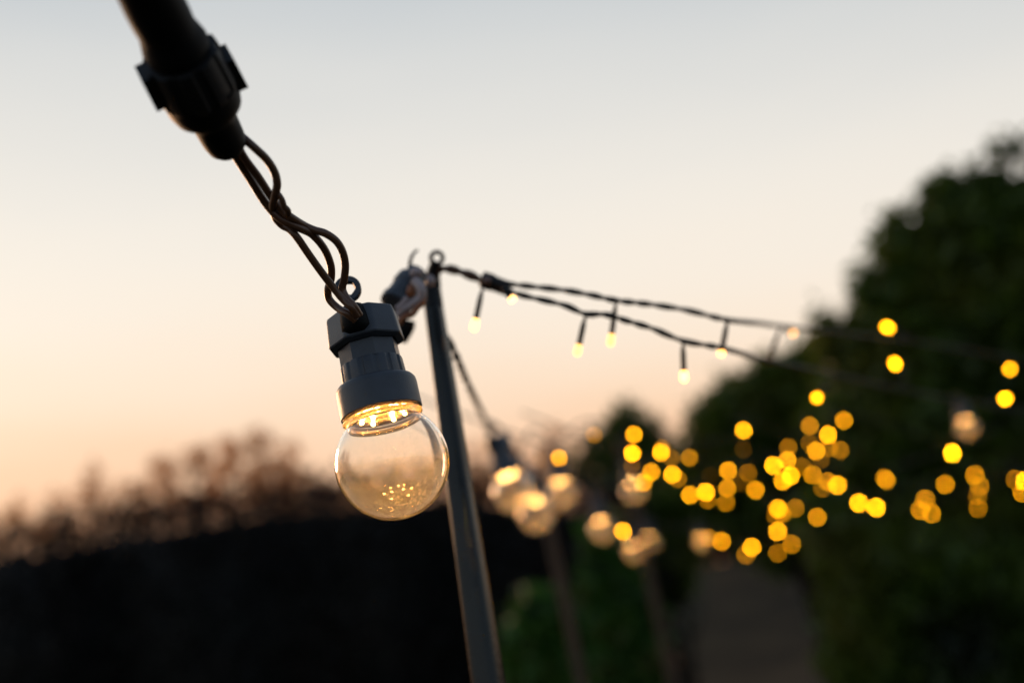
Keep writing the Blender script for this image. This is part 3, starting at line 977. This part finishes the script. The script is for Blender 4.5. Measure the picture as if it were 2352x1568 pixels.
tag(hb, 'cluttered grey socket, eyelet and orange cable tied to the top of the nearest pole', 'cable fitting')

# ------------------------------------------------------------------ fairy light cables and lamps
def Z4(x, y): return (862.4 + x * .275, 509.6 + y * .275)
def Z6(x, y): return (1489.6 + x * .42506, 666.4 + y * .42506)
def Z5(x, y): return (1058.4 + x * .325, 862.4 + y * .325)
def nearD(x):
    return float(np.interp(x, [980, 1400, 1680, 1820, 2040, 2352, 2500], [.550, .535, .57, .78, 1.10, 1.5, 1.7]))
# joined thick part with its plug block
lead = empty('fairy_light_lead', loc=at(1100, 640, .55))
mb = twisted([p - lead.location for p in spline([at(x, y, .546) for x, y in ((1000, 622), (1020, 616), (1050, 622), (1085, 634), (1115, 648), (1130, 650))], 12)], 1.5 * mm, 1.3 * mm, .02)
mb.build('wire', M_WIRE, lead)
mb = MB()
a_, b_ = at(1104, 640, .545), at(1170, 664, .545)
TM = Matrix.Translation(-Vector(lead.location)) @ orient(a_, b_ - a_, CM.translation - a_)
LL = (b_ - a_).length
mb.lathe([(.0030, 0), (.0046, .001), (.0048, LL * .35), (.0042, LL * .5), (.0042, LL * .9), (.0026, LL)], 20, TM)
blk = mb.build('plug_block', M_BLACK, lead, auto=50)
mb = MB(); mb.ball(at(1118, 644, .5405) - lead.location, .0024, 16, (1, 1, 1))
mb.build('plug_button', plastic('brown_button', (.16, .10, .09), .4), blk)
tag(lead, 'thick twisted lead with a black plug block at the start of the fairy light cables', 'cable')
up_pts = [(1165, 652), (1240, 660), (1300, 667), (1360, 678), (1415, 690), (1500, 700), (1580, 713), (1670, 735), (1740, 742), (1800, 750), (1960, 768), (2100, 785), (2280, 815), (2420, 850)]
lo_pts = [(1160, 664), (1200, 678), (1260, 692), (1300, 702), (1345, 721), (1390, 722), (1440, 737), (1500, 755), (1570, 783), (1660, 800), (1770, 830), (1870, 850), (2000, 880), (2150, 910), (2300, 935), (2420, 945)]
cable_thing('fairy_light_cable', [at(x, y, nearD(x)) for x, y in up_pts], 1.05 * mm, .8 * mm, .023, 'upper of the two dark twisted cables running right from the nearest pole', group='fairy light cables')
cable_thing('fairy_light_cable', [at(x, y, nearD(x) - .012) for x, y in lo_pts], 1.05 * mm, .8 * mm, .023, 'lower of the two dark twisted cables running right from the nearest pole', group='fairy light cables')

# one lamp: thin lead, black tube holder, capsule bulb.  local -Z = towards the bulb, origin at the cable
def proto_lamp(lead_l, hold_l, hold_r, bulb_r, bulb_l, glow_m):
    root = empty('fairy_lamp')
    mb = MB()
    mb.tube([(0, 0, 0), (.0004, 0, -lead_l * .5), (0, 0, -lead_l)], .0008, 8)
    mb.lathe([(hold_r * .55, -lead_l + .0002), (hold_r * .85, -lead_l - .002), (hold_r, -lead_l - .005), (hold_r, -lead_l - hold_l), (hold_r * .8, -lead_l - hold_l - .0006)][::-1], 16)
    mb.build('holder', M_BLACK, root, auto=50)
    zb = -lead_l - hold_l
    mb = MB()
    prof = [(bulb_r * .8, zb)]
    for k in range(9):
        a = math.pi / 2 * k / 8
        prof.append((max(1e-5, bulb_r * math.cos(a)), zb - (bulb_l - bulb_r) - bulb_r * math.sin(a)))
    mb.lathe(prof[::-1], 16)
    b = mb.build('bulb', glow_m, root)
    b['glow'] = 10.0
    return root, -zb + bulb_l * .55
near_proto, near_len = proto_lamp(.0030, .0140, .0015, .0020, .0062, M_GLOWN)
far_proto, far_len = proto_lamp(.004, .018, .0020, .0025, .0054, M_GLOW)
SNAP = {o.name for o in bpy.data.objects}
used = set()
def lamp(proto, L, attach, bulbpt, glow, label):
    d = (bulbpt - attach)
    first = proto.name not in used
    used.add(proto.name)
    ob = proto if first else copy_tree(proto)
    ax = -d.normalized()
    M = orient(attach, ax, CM.translation - attach)
    s = d.length / L
    ob.matrix_world = M @ Matrix.Diagonal((1, 1, s, 1)) if abs(s - 1) > 1e-3 and s < 1.6 else M
    for c in ob.children:
        if 'glow' in c: c['glow'] = glow
    tag(ob, label, 'fairy light', 'fairy lights')
    return ob
LAMPS_NEAR = [   # attach xy, bulb xy, depth, glow, label
    ((1109, 657), (1090, 748), .535, 6.5, 'glowing fairy light on the leftmost dangling black holder beside the nearest pole'),
    ((1150, 658), (1177, 688), .530, 8, 'glowing fairy light close under the plug block, its holder hidden'),
    ((1345, 722), (1327, 806), .530, 4.2, 'pale glowing fairy light hanging from the lower cable left of two hanging side by side'),
    ((1415, 690), (1403, 783), .542, 3.6, 'faint pale fairy light hanging from the upper cable across the lower cable'),
    ((1568, 783), (1571, 866), .542, 7.5, 'bright fairy light hanging lowest against the open sky on a straight black holder'),
    ((1671, 735), (1657, 809), .560, 6.5, 'bright fairy light whose holder crosses from the upper cable to the lower cable'),
    ((1793, 750), (1766, 826), .70, 0.05, 'unlit fairy light on a slanting holder between the upper and lower cables'),
    ((1793, 750), (1822, 765), .80, 5, 'orange fairy light just under the upper cable where it meets the trees'),
    ((2105, 785), (2037, 751), 1.12, 25, 'golden fairy light sitting above the upper cable against the tall tree'),
    ((2090, 900), (2055, 834), 1.14, 25, 'golden fairy light between the two cables below the one above the upper cable'),
    ((1908, 870), (1876, 914), .95, 18, 'golden fairy light just below the lower cable on a pale slanting holder'),
    ((2300, 812), (2340, 884), 1.40, 32, 'fairy light cut by the right edge of the picture, upper of two there'),
    ((2250, 920), (2309, 915), 1.35, 42, 'very bright fairy light at the right edge on a sideways holder'),
]
for i, (a, b, D, g, lab) in enumerate(LAMPS_NEAR):
    far = D > .9
    A, B = at(*a, D), at(*b, D)
    lamp(far_proto if far else near_proto, far_len if far else near_len, A, B, g, lab)

# the cluster of fairy lights in front of the hedge: (view, x, y, disc brightness, string, label)
L = [
 (6, 514, 757, 1.0, 0, 'bright yellow fairy light standing alone above the left half of the cluster'),
 (6, 511, 860, .10, 0, 'very faint brown fairy light below the lone bright one'),
 (6, 872, 733, .45, 0, 'amber fairy light, left of the two highest discs in the middle of the cluster'),
 (6, 1057, 705, .55, 0, 'golden fairy light, highest disc in the middle of the cluster'),
 (6, 970, 782, .95, 0, 'bright yellow fairy light between and just below the two highest middle discs'),
 (6, 870, 826, .22, 0, 'dim brown fairy light half behind a golden one left of centre'),
 (6, 906, 869, .70, 0, 'golden fairy light overlapping a dim one, directly left of two pale discs'),
 (6, 977, 850, .30, 1, 'dim pale fairy light, left of two overlapping pale discs'),
 (6, 1036, 864, .34, 1, 'dim pale fairy light, right of two overlapping pale discs'),
 (6, 930, 915, .18, 1, 'faint brown fairy light under the two overlapping pale discs'),
 (6, 755, 851, .33, 0, 'dim orange fairy light directly above the bright yellow chain'),
 (6, 747, 921, .95, 1, 'bright yellow fairy light, topmost of the chain of four bright ones'),
 (6, 675, 948, 1.0, 1, 'bright yellow fairy light at the left end of the chain of four bright ones'),
 (6, 830, 955, .26, 1, 'dim brown fairy light right of the chain of four bright ones'),
 (6, 768, 1003, .95, 1, 'bright yellow fairy light, right one at the bottom of the chain of four'),
 (6, 725, 1030, .85, 1, 'bright yellow fairy light, lowest of the chain of four bright ones'),
 (6, 887, 998, .50, 1, 'amber fairy light right of the bottom of the bright chain'),
 (6, 970, 1035, .45, 1, 'amber fairy light just left of a bright yellow one, half behind it'),
 (6, 940, 1070, .25, 1, 'dim brown fairy light lowest of three overlapping discs right of centre'),
 (6, 1022, 1054, .88, 1, 'bright yellow fairy light at the right of three overlapping discs'),
 (6, 1276, 1015, .38, 1, 'amber fairy light behind another, alone in the dark gap right of centre'),
 (6, 1286, 1027, .40, 1, 'amber fairy light in front of another, alone in the dark gap right of centre'),
 (6, 1137, 1150, 1.05, 2, 'bright yellow fairy light, left of a bright side by side pair'),
 (6, 1230, 1174, 1.15, 2, 'bright yellow fairy light, right of a bright side by side pair'),
 (6, 700, 1180, .85, 2, 'bright fairy light, leftmost front disc of the trio above the path'),
 (6, 722, 1208, .40, 2, 'amber fairy light half hidden at lower right of the trio above the path'),
 (6, 688, 1218, .25, 2, 'dim orange fairy light at the bottom of the trio above the path'),
 (6, 793, 1177, .33, 2, 'dim orange fairy light right of the trio above the path'),
 (6, 912, 1226, .52, 2, 'golden fairy light standing alone low in the middle, right of the path'),
 (6, 698, 1304, .85, 3, 'bright yellow fairy light, top of the low triangle over the path'),
 (6, 773, 1371, .42, 3, 'amber fairy light, right corner of the low triangle over the path'),
 (6, 697, 1420, .30, 3, 'dim orange fairy light, lowest of the low triangle over the path'),
 (6, 559, 1388, .85, 3, 'bright yellow fairy light, lower left of the path, overlapping a dim one'),
 (6, 526, 1430, .32, 3, 'dim orange fairy light behind the bright one at the lower left of the path'),
 (6, 395, 1357, .60, 3, 'golden fairy light just right of the pale bulb over the far path'),
 (6, 323, 1340, .30, 3, 'dim amber fairy light tucked behind the pale bulb over the far path'),
 (6, 67, 878, 1.0, 0, 'bright yellow fairy light in front of a dim one, right of the small pointed tree'),
 (6, 73, 855, .35, 0, 'dim fairy light peeping over a bright one, right of the small pointed tree'),
 (6, 124, 906, .26, 0, 'dim brown fairy light touching a bright one, right of the small pointed tree'),
 (6, 222, 906, .42, 0, 'amber fairy light alone in a gap left of the cluster, without neighbours'),
 (6, 333, 1003, .06, 1, 'almost unlit dark brown fairy light left of the middle'),
 (6, 430, 974, .72, 1, 'golden fairy light left of the middle, above a stack of three'),
 (6, 537, 985, .28, 1, 'dim brown fairy light alone right of the golden one above the stack'),
 (6, 493, 1040, .14, 1, 'very dim brown fairy light right of the top of the stack of three'),
 (6, 425, 1070, .55, 1, 'golden fairy light in the middle of the stack left of the middle'),
 (6, 419, 1148, .38, 2, 'amber fairy light at the bottom of the stack left of the middle'),
 (6, 579, 1079, .62, 2, 'golden fairy light alone between the stack and the bright chain'),
 (6, 225, 1106, .80, 2, 'bright golden fairy light, left of a touching bright pair'),
 (6, 310, 1090, 1.1, 2, 'brightest yellow fairy light, right of a touching bright pair'),
 (6, 322, 1133, .32, 2, 'dim fairy light half hidden under the right of a touching bright pair'),
 (6, 128, 996, .92, 1, 'bright yellow fairy light overlapping a dim one to its lower right'),
 (6, 160, 1020, .32, 1, 'dim amber fairy light behind the lower right of a bright yellow one'),
 (6, 15, 984, .72, 1, 'golden fairy light above the pale bulb over the third pole, upper of two touching'),
 (5, 1293, 757, .68, 1, 'golden fairy light touching the pale bulb over the third pole, lower of two touching'),
 (6, 1602, 1049, .48, 2, 'amber fairy light standing alone left of the right hand column'),
 (6, 1496, 1130, .45, 3, 'amber fairy light, top of a triangle of three on the right'),
 (6, 1468, 1188, .50, 3, 'amber fairy light, lower left of a triangle of three on the right'),
 (6, 1530, 1207, .48, 3, 'amber fairy light, lower right of a triangle of three on the right'),
 (6, 1762, 998, .45, 2, 'amber fairy light at the top of the right hand column of four'),
 (6, 1790, 1057, .33, 2, 'dim fairy light second from the top of the right hand column of four'),
 (6, 1779, 1110, .28, 3, 'dim fairy light third from the top of the right hand column of four'),
 (6, 1780, 1177, .30, 3, 'dim fairy light at the bottom of the right hand column of four'),
 (6, 1642, 880, 1.6, 0, 'most brilliant fairy light, below the lone pale bulb on the right'),
 (6, 1982, 1023, .28, 3, 'dim orange fairy light just inside the right edge of the picture'),
 (6, 2036, 1030, 1.0, 3, 'bright yellow fairy light cut by the right edge of the picture, low down'),
 (6, 2022, 1095, .52, 3, 'golden fairy light below the bright one cut by the right edge'),
 (5, 942, 420, .30, 0, 'dim orange fairy light on the left slope of the small pointed tree'),
 (5, 1223, 418, .88, 0, 'yellow fairy light in front of the middle of the small pointed tree'),
 (5, 1212, 550, 1.7, 0, 'brilliant white yellow fairy light below the one on the small pointed tree'),
 (5, 1211, 640, .18, 1, 'faint brown fairy light directly below the brilliant white yellow one'),
 (5, 695, 583, .82, 0, 'yellow fairy light right above the group of three clear bulbs'),
 (5, 555, 600, .10, 0, 'faint brown fairy light left of the yellow one above the three clear bulbs'),
 (5, 1145, 1098, 1.0, 3, 'bright yellow fairy light in the lower small bulb group left of the third pole'),
]
strings = {0: [], 1: [], 2: [], 3: []}
for (v, x, y, b, s, lab) in L:
    X_, Y_ = Z6(x, y) if v == 6 else Z5(x, y)
    D = 1.30 + (X_ - 1240) / 1100 * .95 + .12 * s + random.uniform(-.06, .06)
    B = at(X_, Y_, D)
    dz = Vector((random.uniform(-.35, .35), random.uniform(-.35, .35), 1)).normalized() * far_len
    A = B + dz
    c = 53 * (1 - .39 / D); lp = .005 / D * FPX
    red = 1.4 * min(b, 1.3) ** 1.6
    lamp(far_proto, far_len, A, B, red * (c * c) / (lp * lp) * 1.05, lab)
    strings[s].append((X_, A))
sn = ['highest of the blurred fairy light cables through the cluster', 'second highest blurred fairy light cable through the cluster',
      'second lowest blurred fairy light cable through the cluster', 'lowest blurred fairy light cable, above the path']
for s, lst in strings.items():
    lst.sort(key=lambda q: q[0])
    pts = [p for _, p in lst]
    pts = [pts[0] + Vector((-.15, -.2, .05))] + pts + [pts[-1] + Vector((.25, .3, .05))]
    cable_thing('fairy_light_cable', pts, .9 * mm, .85 * mm, .02, sn[s], group='fairy light cables')
